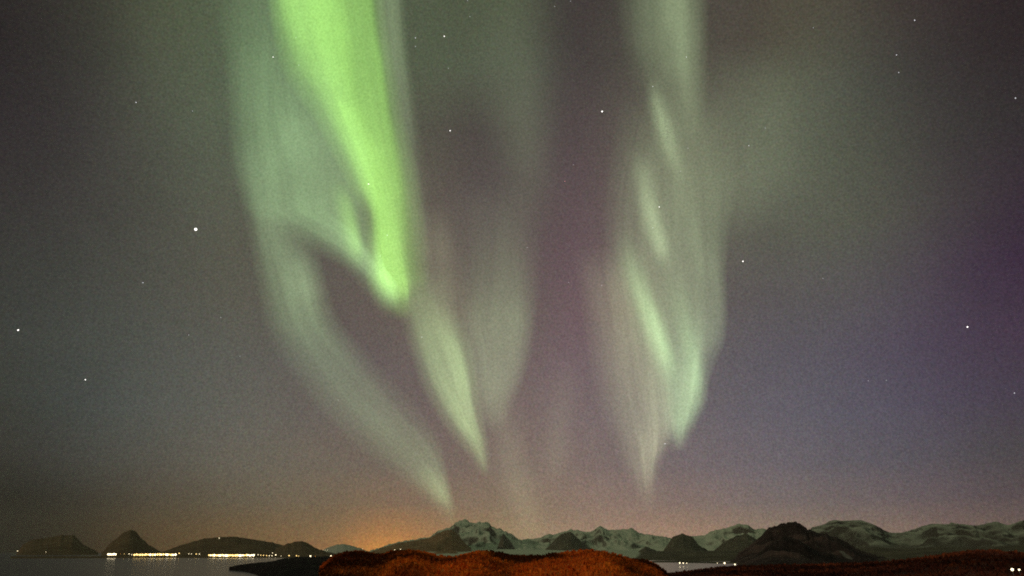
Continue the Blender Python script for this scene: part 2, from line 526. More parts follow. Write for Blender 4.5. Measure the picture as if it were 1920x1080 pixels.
# dark foothills in front of them
hill('foothill', [(1005, 1046), (1025, 1028), (1040, 1012), (1052, 1001), (1070, 997), (1085, 1010), (1100, 1026), (1125, 1032), (1150, 1046)], 5200, 1200, 900, M_knoll, nx=110, nf=40,
     rough=0.22, feat=260, seed=2.2, jag=4, label='dark foothill in front of the long snowy range', cat='hill')
hill('foothill', [(680, 1040), (700, 1033), (720, 1026), (745, 1018.5), (775, 1014), (805, 1009), (820, 1000), (836, 994), (848, 993), (858, 1003), (872, 1018), (895, 1040)], 7200, 5600, 900,
     ground_mat('brown_slope_with_glow', [(0.3, (0.17, 0.11, 0.055)), (0.7, (0.34, 0.22, 0.12))], 0.012, fine=(0.06, 0.6)), nx=140, nf=50, rough=0.2, feat=260, seed=17.2, jag=4, ridged=True,  # orange town glow painted into the slope's brown
     label='brown shoulder of the massif next to the orange glow', cat='hill')
hill('foothill', [(925, 1048), (935, 1020), (943, 1000), (955, 1012), (967, 1030), (985, 1046)], 6500, 900, 700, M_knoll, nx=80, nf=30, rough=0.22, feat=220, seed=3.2, jag=4,
     label='narrow dark spur under the right end of the jagged massif', cat='hill')
hill('foothill', [(1180, 1050), (1195, 1036), (1210, 1024), (1225, 1030), (1240, 1038), (1262, 1006), (1280, 1000), (1300, 1008), (1310, 1022), (1335, 1036), (1355, 1018), (1380, 1005), (1400, 1000),
                  (1420, 1012), (1450, 1040), (1470, 1056)], 4200, 1100, 900, M_knoll, nx=170, nf=44, rough=0.22, feat=240, seed=6.2, jag=4,
     label='low dark knolls above the lit far shore of the bay', cat='hill')
hill('dark_hill', [(1330, 1064), (1370, 1048), (1395, 1032), (1412, 1018), (1432, 998), (1440, 990), (1460, 983), (1480, 979), (1494, 978), (1506, 986), (1518, 994), (1540, 998), (1565, 1006),
                   (1588, 1018), (1615, 1033), (1655, 1045), (1720, 1055), (1800, 1066)], 1000, 515, 400, M_darkhill, nx=220, nf=80, rough=0.24, feat=60, seed=5.5, jag=2, ridged=True,
     label='black rocky hill standing in front of the snowy mountains', cat='hill')
# hills behind the town on the left
hill('hill', [(30, 1040), (44, 1020), (60, 1012), (90, 1008), (115, 1003), (140, 1004), (155, 1020), (185, 1036)], 4600, 900, 900, M_lefthill, nx=90, nf=30, rough=0.15, feat=300, seed=8.1, jag=3,
     label='hazy flat topped hill at the left edge beyond the water', cat='hill')
hill('hill', [(190, 1038), (205, 1020), (218, 1010), (232, 998), (246, 993), (254, 995), (262, 1006), (280, 1022), (305, 1037)], 3300, 800, 800, M_lefthill, nx=90, nf=30, rough=0.15, feat=240, seed=8.7, jag=3,
     label='small pointed hill above the left string of town lights', cat='hill')
hill('hill', [(290, 1040), (340, 1022), (380, 1010), (410, 1007), (440, 1006), (460, 1009), (480, 1012), (510, 1017), (545, 1026), (590, 1040)], 3000, 900, 900, M_lefthill, nx=110, nf=36, rough=0.15, feat=260,
     seed=9.9, jag=2, label='long low hill behind the right string of town lights', cat='hill')
hill('hill', [(500, 1040), (520, 1028), (535, 1021), (552, 1016), (566, 1015), (578, 1018), (590, 1027), (610, 1034), (650, 1044)], 2500, 600, 700, M_lefthill, nx=90, nf=36, rough=0.15, feat=200, seed=10.4, jag=2,
     label='rounded hill left of the rust coloured moor', cat='hill')
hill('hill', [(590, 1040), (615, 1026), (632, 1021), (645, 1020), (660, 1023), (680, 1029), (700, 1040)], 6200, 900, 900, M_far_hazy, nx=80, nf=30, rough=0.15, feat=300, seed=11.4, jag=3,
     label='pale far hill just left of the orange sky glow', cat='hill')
# the low land the town stands on
hill('shore', [(20, 1044), (100, 1043.6), (190, 1043.2), (300, 1043), (400, 1043.4), (520, 1043.4), (640, 1043.4), (720, 1044)], 1640, 190, 1500, M_lefthill, z_front=-0.5, z_back=-2, nx=120, nf=20, rough=0.1,
     feat=60, power=0.5, seed=13.0, label='low dark shore that carries the town lights', cat='shore')
hill('lowland', [(1140, 1050), (1175, 1040), (1215, 1034), (1290, 1033), (1400, 1032), (1500, 1033), (1560, 1034)], 3600, 3040, 1500, M_knoll, z_front=-0.5, z_back=10, nx=140, nf=60, rough=0.35, feat=160,
     power=1.15, seed=14.0, label='dark far shore of the small bay rising to the knolls', cat='shore')
hill('lowland', [(670, 1036), (760, 1030), (850, 1029), (960, 1030), (1060, 1031), (1160, 1031), (1230, 1036)], 5200, 4400, 1500, M_far, z_front=-0.5, z_back=10, nx=160, nf=50, rough=0.2, feat=300,
     power=1.2, seed=15.0, label='pale low ground between the moor and the snowy ranges', cat='lowland')
hill('lowland', [(1500, 1036), (1570, 1030), (1640, 1026), (1700, 1029), (1760, 1024), (1830, 1027), (1900, 1022), (2000, 1024)], 2600, 2150, 1200, M_knoll, z_front=-0.5, z_back=10, nx=160, nf=50, rough=0.25, feat=200,
     power=1.2, seed=16.0, label='dark lower slopes under the smooth snowy mountains at right', cat='lowland')

# near ground ------------------------------------------------------
M_moor = ground_mat('rust_moor_with_lamplight', [(0.28, (0.06, 0.013, 0.004)), (0.42, (0.62, 0.11, 0.014)), (0.6, (0.85, 0.20, 0.02)), (0.8, (0.62, 0.12, 0.014))], 0.07, detail=8, bump=0.8,  # rust grass with orange sodium lamplight painted into its colour
                    fine=(2.2, 0.7), bump_scale=1.2, patch=(0.06, 0.44, 0.57, 0.12))  # dark patches also stand for shading between the mounds
M_moor_dark = ground_mat('dark_red_heath', [(0.3, (0.035, 0.012, 0.010)), (0.5, (0.16, 0.042, 0.026)), (0.7, (0.42, 0.10, 0.03))], 0.06, detail=8, bump=0.8, fine=(2.0, 1.5), bump_scale=1.0, patch=(0.05, 0.42, 0.6, 0.3))
M_rock = ground_mat('black_shore_rock', [(0.3, (0.004, 0.003, 0.004)), (0.6, (0.016, 0.011, 0.012)), (0.8, (0.05, 0.03, 0.03))], 0.1, detail=9, bump=0.8, fine=(1.6, 1.5), bump_scale=0.8)

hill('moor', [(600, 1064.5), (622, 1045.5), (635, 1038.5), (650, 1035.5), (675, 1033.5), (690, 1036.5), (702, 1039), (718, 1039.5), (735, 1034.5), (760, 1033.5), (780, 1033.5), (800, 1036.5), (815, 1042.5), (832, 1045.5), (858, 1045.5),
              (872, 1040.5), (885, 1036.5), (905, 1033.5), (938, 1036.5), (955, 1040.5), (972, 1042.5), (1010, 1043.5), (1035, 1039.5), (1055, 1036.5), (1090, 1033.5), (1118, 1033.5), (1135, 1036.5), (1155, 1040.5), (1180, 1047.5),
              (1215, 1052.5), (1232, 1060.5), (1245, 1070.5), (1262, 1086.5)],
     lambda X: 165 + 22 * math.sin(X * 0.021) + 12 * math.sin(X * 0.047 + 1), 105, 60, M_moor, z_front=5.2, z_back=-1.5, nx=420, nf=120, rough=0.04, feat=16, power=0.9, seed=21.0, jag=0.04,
     label='rust brown moorland mounds in the foreground, with orange lamplight painted in', cat='moor')
hill('rocky_point', [(430, 1063.4), (440, 1060.6), (448, 1059), (460, 1057.5), (480, 1055.5), (505, 1053), (520, 1050), (532, 1047), (560, 1044), (590, 1043.5), (620, 1043), (650, 1043), (700, 1050)],
     lambda X: float(np.interp(X, [430, 460, 500, 540, 700], [418, 400, 360, 330, 290])), lambda X: float(np.interp(X, [430, 450, 475, 500, 530, 700], [2, 8, 40, 100, 150, 150])),
     lambda X: float(np.interp(X, [434, 470, 540], [6, 30, 60])), M_rock, z_front=-0.6, z_back=-0.6, nx=220, nf=60, rough=0.16, feat=14, power=0.75, seed=23.0, jag=0.12,
     label='low black rocky point running out into the fjord', cat='shore')
hill('heath', [(1240, 1080), (1262, 1077), (1285, 1075), (1310, 1071), (1345, 1066), (1385, 1063.5), (1440, 1062), (1500, 1060.5), (1560, 1059), (1620, 1057), (1680, 1053), (1720, 1048), (1760, 1043), (1800, 1037), (1840, 1033), (1880, 1035.5), (1920, 1038), (2000, 1038)], lambda X: 290 - 60 * (X - 1240) / 760, 170, 150, M_moor_dark, z_front=3.4, z_back=-1.0, nx=360, nf=90, rough=0.10, feat=26, power=0.8, seed=25.0,
     jag=0.25, label='dark red heath sloping down to the bay at the right', cat='heath')
# the ground around the viewer, below the frame
ng = []
for i in range(41):
    for j in range(31):
        x, y = -130 + 300 * i / 40.0, -60 + 150 * j / 30.0
        edge = max(0.0, abs(x - 20) - 90) / 55.0
        ng.append((x, y, 5.4 + 0.5 * fbm(Vector((x / 24, y / 24, 3.3))) - 6.5 * min(1, edge) ** 1.5 - max(0.0, (y - 60) / 30) ** 2 * 1.2))
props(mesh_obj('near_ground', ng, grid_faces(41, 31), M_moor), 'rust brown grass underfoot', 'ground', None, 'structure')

# a streak of old snow on the right flank of the black hill
from mathutils.bvhtree import BVHTree as _B
dh = bpy.data.objects['dark_hill']
_t = _B.FromPolygons([v.co.copy() for v in dh.data.vertices], [tuple(p.vertices) for p in dh.data.polygons])
sv_, ok = [], True
for i in range(9):
    for j in range(5):
        u, w = i / 8.0, j / 4.0 - 0.5
        X = 1574 + 24 * u + w * 4 * math.sin(math.pi * (0.12 + 0.8 * u)) + 1.2 * math.sin(u * 9)
        Y = 1034 + 17 * u - w * 6 * math.sin(math.pi * (0.12 + 0.8 * u))
        az, el = bearing(X, Y)
        d = Vector((math.sin(az) * math.cos(el), math.cos(az) * math.cos(el), math.sin(el)))
        hit = _t.ray_cast(Vector((0, 0, EYE)), d)
        if hit[0] is None:
            ok = False
            continue
        sv_.append(hit[0] + hit[1] * (0.5 if hit[1].z > 0 else -0.5))
if ok:
    mesh_obj('snow_patch', sv_, grid_faces(9, 5), ground_mat('old_grey_snow', [(0.3, (0.10, 0.09, 0.08)), (0.7, (0.22, 0.2, 0.18))], 0.2), dh)


def tufts(name, land, mat, n, size, label, cat, seed, near=0.0):
    """short upright clumps of stems rooted in the surface of LAND"""
    r = random.Random(seed)
    me = land.data
    polys = [p for p in me.polygons if p.normal.z > 0.3 and p.center.z > 0.8]
    w = [p.area for p in polys]
    V, F = [], []
    for p in r.choices(polys, w, k=n):
        q = [me.vertices[k].co for k in p.vertices]
        a_, b_ = r.random(), r.random()
        c_ = q[0].lerp(q[1], a_).lerp(q[3].lerp(q[2], a_), b_)
        hh = size * min(2.6, r.lognormvariate(-0.2, 0.5))
        for _ in range(4):
            ang = r.uniform(0, math.pi)
            dx, dy = math.cos(ang) * hh * 0.45, math.sin(ang) * hh * 0.45
            lx, ly = r.uniform(-.5, .5) * hh, r.uniform(-.5, .5) * hh
            k = len(V)
            V += [(c_.x - dx, c_.y - dy, c_.z - 0.05), (c_.x + dx, c_.y + dy, c_.z - 0.05), (c_.x + lx + dx * .3, c_.y + ly + dy * .3, c_.z + hh), (c_.x + lx - dx * .4, c_.y + ly - dy * .4, c_.z + hh * .8)]
            F.append((k, k + 1, k + 2, k + 3))
    return props(mesh_obj(name, V, F, mat, None, False), label, cat, None, 'stuff')


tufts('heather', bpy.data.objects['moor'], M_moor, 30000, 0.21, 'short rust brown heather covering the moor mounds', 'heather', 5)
tufts('heather', bpy.data.objects['heath'], M_moor_dark, 26000, 0.3, 'dark red heather covering the slope at the right', 'heather', 6)

# ================================================================== LAMPS
STEEL = metal_mat()
LAMP_KINDS = {
    'white': emit_mat('white_lamp_glass', (1.0, 0.82, 0.5), 4.0),
    'yellow': emit_mat('yellow_lamp_glass', (1.0, 0.66, 0.22), 3.4),
    'orange': emit_mat('sodium_lamp_glass', (1.0, 0.42, 0.08), 2.0),
}


def lathe(profile, n=10):
    v, f = [], []
    for r, z in profile:
        for k in range(n):
            a = 2 * math.pi * k / n
            v.append((r * math.cos(a), r * math.sin(a), z))
    for i in range(len(profile) - 1):
        for k in range(n):
            f.append((i * n + k, i * n + (k + 1) % n, (i + 1) * n + (k + 1) % n, (i + 1) * n + k))
    f.append(tuple(range(n))[::-1])
    f.append(tuple((len(profile) - 1) * n + k for k in range(n)))
    return v, f


def make_lamp(kind):
    root = bpy.data.objects.new('street_lamp', None)
    COL.objects.link(root)
    v, f = lathe([(0.16, 0), (0.16, 0.1), (0.10, 0.12), (0.07, 1.0)])
    mesh_obj('pole', v, f, STEEL, root)                      # one unit tall, stretched to the lamp's height
    v, f = lathe([(0.25, -0.85), (0.72, -0.5), (0.9, 0), (0.85, 0.45), (0.5, 0.8)], 14)
    mesh_obj('lamp_globe', v, f, LAMP_KINDS[kind], root)
    v, f = lathe([(0.98, 0.8), (0.6, 0.97), (0.08, 1.1)], 14)
    mesh_obj('lamp_cap', v, f, STEEL, root)
    return root


from mathutils.bvhtree import BVHTree
_v, _f = [], []
for _o in list(COL.objects):
    if _o.type == 'MESH' and _o.get('kind') == 'structure' and _o.name != 'water':
        _n = len(_v)
        _v.extend(_p.co.copy() for _p in _o.data.vertices)
        _f.extend(tuple(_n + k for k in _p.vertices) for _p in _o.data.polygons)
LAND = BVHTree.FromPolygons(_v, _f)


def ground_z(x, y):
    hit = LAND.ray_cast(Vector((x, y, 2000.0)), Vector((0, 0, -1)))
    return max(hit[0].z, 0.0) if hit[0] else 0.0


def copy_tree(o):
    r = o.copy()
    COL.objects.link(r)
    for ch in o.children:
        c = ch.copy()
        COL.objects.link(c)
        c.parent = r
        c.matrix_parent_inverse = ch.matrix_parent_inverse.copy()
    return r


protos = {}


def lamp(X, Y, D, kind, size, label, group=None):
    """size scales the lamp; its globe stands on the bearing X, Y about D metres away, its pole on the ground there"""
    if kind not in protos:
        o = protos[kind] = make_lamp(kind)
    else:
        o = copy_tree(protos[kind])
    az, el = bearing(X, Y)
    for _ in range(40):                                      # step towards the viewer until the lamp clears the ground
        x, y, z = math.sin(az) * D, math.cos(az) * D, EYE + D * math.tan(el)
        g = ground_z(x, y)
        if z - g > max(0.95 * size, 0.75 if D < 600 else 0.0):
            break
        D *= 0.985
    g = min(g, z - 1.0 * size)
    h = (z - g) / size
    o.location = (x, y, g)
    o.scale = (size, size, size)
    for ch in o.children:
        if ch.name.startswith('pole'):
            ch.scale = (1, 1, max(h - 0.8, 0.1))
        else:
            ch.location = (0, 0, h)
    props(o, label, 'street lamp', group)
    return o


rl = random.Random(3)
TOWN = 1500.0
G1 = 'lamps in the left string of town lights'
G2 = 'lamps in the right string of town lights'
L1 = 'bright lamp in the unbroken left string of lights below the pointed hill'
L2 = 'bright lamp in the unbroken right string of lights below the long low hill'
for X in np.arange(203, 220, 3.4):
    lamp(X, 1039.6 + rl.uniform(-.4, .4), TOWN, 'white', rl.uniform(1.4, 1.9), 'bright lamp in the short cluster left of the left string of lights', 'lamps in the short cluster')
X = 252.0
while X < 330:
    lamp(X, 1040.0 + rl.uniform(-.5, .4), TOWN + rl.uniform(-10, 20), rl.choice(['white', 'white', 'yellow', 'yellow', 'yellow']), rl.uniform(1.2, 1.9), L1, G1)
    X += rl.uniform(2.6, 4.6)
X = 392.0
while X < 479:
    lamp(X, 1041.3 + rl.uniform(-.6, .4), TOWN + rl.uniform(-10, 20), rl.choice(['white', 'white', 'yellow', 'yellow']), rl.uniform(1.3, 2.0), L2, G2)
    X += rl.uniform(2.4, 4.2)
SINGLE = [
    (33, 1033, 4300, 'white', 1.6, 'lone lamp farthest left across the water'),
    (86, 1035, 4000, 'white', 0.9, 'faint lone lamp under the flat topped hill at far left'),
    (226, 1038.6, TOWN, 'orange', 0.35, 'dim orange lamp just right of the short cluster'),
    (233, 1038.6, TOWN, 'yellow', 0.4, 'dim yellow lamp second to the right of the short cluster'),
    (242, 1038.6, TOWN, 'white', 0.6, 'small white lamp just before the left string begins'),
    (247, 1040, TOWN, 'white', 0.5, 'small lamp touching the start of the left string'),
    (336, 1037.4, TOWN, 'yellow', 0.85, 'yellow lamp set a little above the right end of the left string'),
    (354, 1038.6, TOWN, 'white', 0.5, 'left one of two dim lamps in the gap between the strings'),
    (359, 1038.6, TOWN, 'white', 0.5, 'right one of two dim lamps in the gap between the strings'),
    (368, 1038.8, TOWN, 'yellow', 0.8, 'brighter lamp in the gap between the strings, before the last'),
    (374, 1038.8, TOWN, 'white', 0.6, 'last lamp in the gap before the right string'),
    (484, 1040.2, TOWN, 'white', 0.6, 'first small lamp after the right string ends'),
    (489, 1041, TOWN, 'yellow', 0.7, 'second small lamp after the right string ends'),
    (494, 1041.2, TOWN, 'yellow', 0.75, 'third small lamp after the right string ends'),
    (500, 1041.6, TOWN, 'yellow', 0.75, 'fourth small lamp after the right string ends'),
    (505, 1042, TOWN, 'white', 0.7, 'fifth small lamp after the right string ends'),
    (510, 1042, TOWN, 'white', 0.65, 'sixth small lamp, under the raised one'),
    (511, 1036.8, TOWN, 'white', 0.6, 'small lamp raised above the row right of the right string'),
    (517, 1040.4, TOWN, 'white', 0.95, 'large white lamp at the end of the small row'),
    (527, 1042.5, TOWN, 'white', 0.4, 'tiny lamp between the small row and the black point'),
    (542, 1041.8, 1500, 'yellow', 0.95, 'yellow lamp over the left part of the black point'),
    (556, 1042, 1500, 'yellow', 0.85, 'left half of the double lamp over the black point'),
    (560, 1042.6, 1500, 'yellow', 0.6, 'right half of the double lamp over the black point'),
    (582, 1042.8, 1500, 'white', 1.35, 'largest warm white lamp over the black point'),
    (591, 1043.2, 1500, 'orange', 0.5, 'dim orange lamp right beside the largest one'),
    (620.5, 1042.6, 1500, 'white', 1.25, 'white lamp at the left foot of the rust brown moor'),
    (606, 1031.6, 2300, 'white', 0.4, 'left end of the tiny row of lamps on the hill left of the moor'),
    (610, 1031.6, 2300, 'white', 0.45, 'middle of the tiny row of lamps on the hill left of the moor'),
    (614, 1031.6, 2300, 'white', 0.35, 'right end of the tiny row of lamps on the hill left of the moor'),
    (411, 1008.8, 2990, 'white', 1.1, 'lone lamp on the top of the long low hill'),
    (680, 1029.2, 2000, 'white', 0.4, 'tiny lamp peeping over the left moor mound'),
    (740, 1030.6, 1800, 'white', 0.6, 'lamp peeping over the moor, left in the orange glow'),
    (751, 1030.0, 1800, 'white', 0.6, 'lamp peeping over the moor, middle in the orange glow'),
    (762, 1030.2, 1800, 'white', 0.5, 'lamp peeping over the moor, right in the orange glow'),
    (1274.5, 1055.6, 540, 'white', 0.42, 'brightest of the three lamps close together on the bay shore'),
    (1281, 1055.8, 540, 'white', 0.34, 'middle one of the three lamps close together on the bay shore'),
    (1287.5, 1056, 540, 'white', 0.24, 'smallest of the three lamps close together on the bay shore'),
    (1345, 1056, 500, 'white', 0.18, 'faint small lamp left of the two large bay lamps'),
    (1358.5, 1055.8, 480, 'white', 0.48, 'larger lamp at the foot of the black hill'),
    (1378, 1058.4, 420, 'white', 0.34, 'rightmost lamp at the foot of the black hill'),
    (1898, 1068, 200, 'white', 0.18, 'bright lamp in the dark red heath at lower right'),
    (1911, 1068.3, 200, 'white', 0.12, 'fainter lamp beside the bright one in the heath at lower right'),
]
for s in SINGLE:
    lamp(*s[:5], s[5])

# ================================================================== AURORA
# Sheets of glowing gas streaming away over the horizon: low in the sky they are far, overhead they are near.
A_GREEN = aurora_mat('green_oxygen_glow', (0.46, 1.0, 0.17))
A_PALE = aurora_mat('pale_green_glow', (0.63, 1.0, 0.48))
A_FIELD = aurora_mat('soft_green_glow', (0.57, 1.0, 0.43))
A_GREY = aurora_mat('grey_green_glow', (0.74, 1.0, 0.52))
A_YELLOW = aurora_mat('yellow_green_glow', (0.68, 1.0, 0.42))
A_WARM = aurora_mat('faint_warm_glow', (0.93, 1.0, 0.56))


def smooth_end(t, a, b):
    u = 1.0
    if a > 0: u *= np.clip(t / a, 0, 1)
    s = u * u * (3 - 2 * u)
    u2 = np.clip((1 - t) / b, 0, 1) if b > 0 else 1.0
    return s * (u2 * u2 * (3 - 2 * u2))


def sheet(name, parent, mat, pts, p=2.0, ends=(0.25, 0.25), far=1.0, span=2.2, nu=56, nv=30):
    """pts: rows of (bearing X, bearing Y, left width, right width, density) down the middle of the sheet"""
    S = spline(pts, nu)
    tan = np.gradient(S[:, :2], axis=0)
    tan /= np.linalg.norm(tan, axis=1)[:, None] + 1e-9
    nor = np.stack([tan[:, 1], -tan[:, 0]], 1)          # to the right of a sheet that runs downwards
    verts, dens = [], []
    pw = 2.0 if p <= 2 else p
    sp = span if p <= 2 else 1.0 + (span - 1.0) * 2.0 / p
    for i in range(nu):
        t = i / (nu - 1.0)
        e = float(smooth_end(t, *ends))
        for j in range(nv):
            s = -sp + 2 * sp * j / (nv - 1.0)
            w = S[i, 2] if s < 0 else S[i, 3]
            # nor points to picture-left for downward runs with y growing down: keep +s on the right
            q = S[i, :2] - nor[i] * 0 + np.array([tan[i, 1], -tan[i, 0]]) * s * w
            az, el = bearing(q[0], q[1])
            R = far * 30000.0 / (math.sin(max(el, 0)) + 0.3)
            verts.append((math.sin(az) * math.cos(el) * R, math.cos(az) * math.cos(el) * R, EYE + math.sin(el) * R))
            g = math.exp(-abs(s) ** pw) - math.exp(-sp ** pw)
            dens.append(max(0.0, g) * S[i, 4] * e)
    o = mesh_obj(name, verts, grid_faces(nu, nv), mat, parent)
    a = o.data.attributes.new('glow_strength', 'FLOAT', 'POINT')
    a.data.foreach_set('value', dens)
    o.visible_shadow = True
    return o


def curtain(label, X, Y):
    az, el = bearing(X, Y)
    R = 30000.0 / (math.sin(max(el, 0)) + 0.3)
    o = bpy.data.objects.new('aurora_curtain', None)
    COL.objects.link(o)
    props(o, label, 'aurora', 'aurora curtains in the night sky')
    return o


def pchip(x, y, q):
    """monotone cubic through (x, y), sampled at q"""
    x, y = np.asarray(x, float), np.asarray(y, float)
    h, d = np.diff(x), np.diff(y) / np.maximum(np.diff(x), 1e-9)
    m = np.zeros(len(x))
    for i in range(1, len(x) - 1):
        if d[i - 1] * d[i] > 0:
            w1, w2 = 2 * h[i] + h[i - 1], h[i] + 2 * h[i - 1]
            m[i] = (w1 + w2) / (w1 / d[i - 1] + w2 / d[i])
    m[0], m[-1] = d[0], d[-1]
    k = np.clip(np.searchsorted(x, q, 'right') - 1, 0, len(x) - 2)
    t = (q - x[k]) / h[k]
    return (y[k] * (1 + 2 * t) * (1 - t) ** 2 + m[k] * h[k] * t * (1 - t) ** 2 + y[k + 1] * t * t * (3 - 2 * t) + m[k + 1] * h[k] * t * t * (t - 1))


def loft(name, parent, mat, rows, far=1.0, nu=80, nv=48, rays=0.10, gain=1.0, seed=0.0):
    """A hanging sheet surveyed in level rows from top to bottom: (height Y, bearings X across it, glow strength at each)."""
    Ys = np.array([r[0] for r in rows], float)
    X = np.array([r[1] for r in rows], float)
    D = np.array([r[2] for r in rows], float)
    qy = np.linspace(Ys[0], Ys[-1], nu)
    Xi = np.array([pchip(Ys, X[:, k], qy) for k in range(X.shape[1])]).T
    Di = np.clip(np.array([pchip(Ys, D[:, k], qy) for k in range(X.shape[1])]).T, 0, None)
    ks = np.arange(X.shape[1])
    qs = np.linspace(0, X.shape[1] - 1, nv)
    verts, glow = [], []
    for i in range(nu):
        xs = pchip(ks, Xi[i], qs)
        ds = np.clip(pchip(ks, Di[i], qs), 0, None)
        for j in range(nv):
            az, el = bearing(xs[j], qy[i])
            R = far * 30000.0 / (math.sin(max(el, 0)) + 0.3)
            verts.append((math.sin(az) * math.cos(el) * R, math.cos(az) * math.cos(el) * R, EYE + math.sin(el) * R))
            u = qs[j] * 1.7 + seed * 5.3
            f = 1 + rays * 2.0 * (noise.noise(Vector((u, i * 0.02, seed))) + 0.8 * noise.noise(Vector((u * 2.6, i * 0.03, seed + 9))) + 0.5 * noise.noise(Vector((u * 6.0, i * 0.05, seed + 5))))
            glow.append(ds[j] * f * gain)
    o = mesh_obj(name, verts, grid_faces(nu, nv), mat, parent)
    at = o.data.attributes.new('glow_strength', 'FLOAT', 'POINT')
    at.data.foreach_set('value', glow)
    return o


Z7, Z9 = [0] * 7, [0] * 9
# the bright curtain left of the middle
c = curtain('brightest vivid green curtain pouring down left of the middle', 700, 300)
loft('veil', c, A_GREEN, [
    (-90, [498, 516, 540, 585, 628, 650, 682, 701, 722], [0, 0.2, 0.5, 0.58, 0.52, 0.4, 0.38, 0.13, 0]),
    (0, [500, 520, 545, 588, 632, 655, 686, 704, 724], [0, 0.22, 0.52, 0.59, 0.53, 0.41, 0.4, 0.13, 0]),
    (60, [508, 532, 560, 600, 640, 665, 694, 712, 732], [0, 0.2, 0.48, 0.6, 0.56, 0.43, 0.41, 0.13, 0]),
    (120, [520, 552, 585, 615, 648, 675, 706, 723, 742], [0, 0.18, 0.44, 0.58, 0.55, 0.45, 0.43, 0.13, 0]),
    (170, [545, 585, 612, 632, 655, 685, 712, 731, 752], [0, 0.18, 0.43, 0.56, 0.54, 0.46, 0.44, 0.13, 0]),
    (210, [575, 606, 632, 648, 665, 695, 718, 737, 758], [0, 0.18, 0.5, 0.68, 0.6, 0.48, 0.45, 0.13, 0]),
    (270, [610, 636, 656, 672, 692, 712, 729, 751, 774], [0, 0.18, 0.54, 0.72, 0.67, 0.53, 0.47, 0.13, 0]),
    (340, [645, 666, 684, 698, 714, 730, 742, 765, 790], [0, 0.18, 0.56, 0.75, 0.7, 0.57, 0.5, 0.13, 0]),
    (410, [678, 693, 706, 718, 730, 744, 751, 775, 800], [0, 0.12, 0.54, 0.74, 0.68, 0.52, 0.44, 0.13, 0]),
    (470, [682, 696, 710, 724, 740, 752, 758, 781, 806], [0, 0.18, 0.6, 0.78, 0.7, 0.52, 0.38, 0.13, 0]),
    (520, [684, 700, 714, 730, 750, 760, 766, 785, 808], [0, 0.2, 0.6, 0.78, 0.7, 0.54, 0.33, 0.13, 0]),
    (545, [690, 708, 724, 741, 756, 765, 768, 785, 807], [0, 0.15, 0.4, 0.56, 0.52, 0.38, 0.2, 0.05, 0]),
    (566, [700, 717, 732, 746, 758, 766, 768, 784, 805], [0, 0.06, 0.15, 0.22, 0.2, 0.13, 0.07, 0.02, 0]),
    (600, [715, 728, 740, 750, 760, 768, 776, 784, 794], Z9)], rays=.05, nv=64, nu=100)
loft('fringe', c, A_GREY, [
    (-90, [690, 698, 706, 722, 738, 748, 756], [0, .06, .12, .13, .12, .04, 0]),
    (60, [704, 712, 720, 734, 748, 757, 766], [0, .06, .12, .13, .11, .04, 0]),
    (180, [722, 730, 738, 750, 762, 772, 782], [0, .05, .09, .10, .09, .03, 0]),
    (300, [740, 748, 756, 766, 778, 788, 800], [0, .03, .07, .08, .06, .02, 0]),
    (420, [760, 768, 776, 784, 794, 804, 816], [0, .02, .05, .05, .04, .01, 0]),
    (540, [775, 784, 792, 800, 810, 820, 830], Z7)], far=1.02)
# the pale field on its left
loft('veil', c, A_FIELD, [
    (-90, [390, 435, 475, 520, 560, 600, 640], [0, .02, .06, .07, .06, .03, 0]),
    (60, [405, 438, 470, 505, 545, 590, 640], [0, .05, .08, .09, .08, .05, 0]),
    (120, [418, 440, 468, 500, 540, 600, 650], [0, .06, .12, .14, .12, .09, 0]),
    (200, [422, 442, 468, 500, 545, 610, 670], [0, .06, .13, .18, .20, .16, 0]),
    (260, [426, 446, 472, 510, 560, 630, 690], [0, .06, .13, .20, .22, .19, 0]),
    (320, [432, 453, 480, 520, 580, 650, 705], [0, .06, .14, .20, .23, .20, 0]),
    (360, [444, 464, 490, 526, 580, 650, 705], [0, .05, .12, .18, .24, .21, .03]),
    (392, [456, 476, 502, 534, 580, 650, 705], [0, .06, .12, .18, .27, .21, .03]),
    (425, [480, 515, 550, 590, 632, 672, 705], [0, .03, .09, .23, .30, .18, .03]),
    (460, [555, 588, 618, 645, 668, 690, 710], [0, .04, .14, .30, .33, .17, .05]),
    (500, [632, 652, 670, 685, 698, 710, 722], [0, .05, .16, .28, .31, .26, .14]),
    (540, [672, 690, 704, 716, 728, 740, 750], [0, .05, .14, .24, .28, .20, 0]),
    (585, [700, 712, 720, 728, 736, 745, 755], Z7)], far=1.05, gain=1.0, rays=.09, nu=110, nv=80, seed=6.0)
sheet('ray', c, A_GREEN, [(625, 320, 18, 20, .03), (646, 375, 18, 15, .18), (660, 425, 19, 13, .30), (670, 465, 18, 12, .26), (682, 515, 16, 14, .05)], ends=(.35, .3), far=.99)
sheet('ray', c, A_PALE, [(548, 190, 36, 40, .02), (556, 250, 40, 46, .06), (566, 330, 40, 50, .03)], ends=(.35, .35), far=1.04)

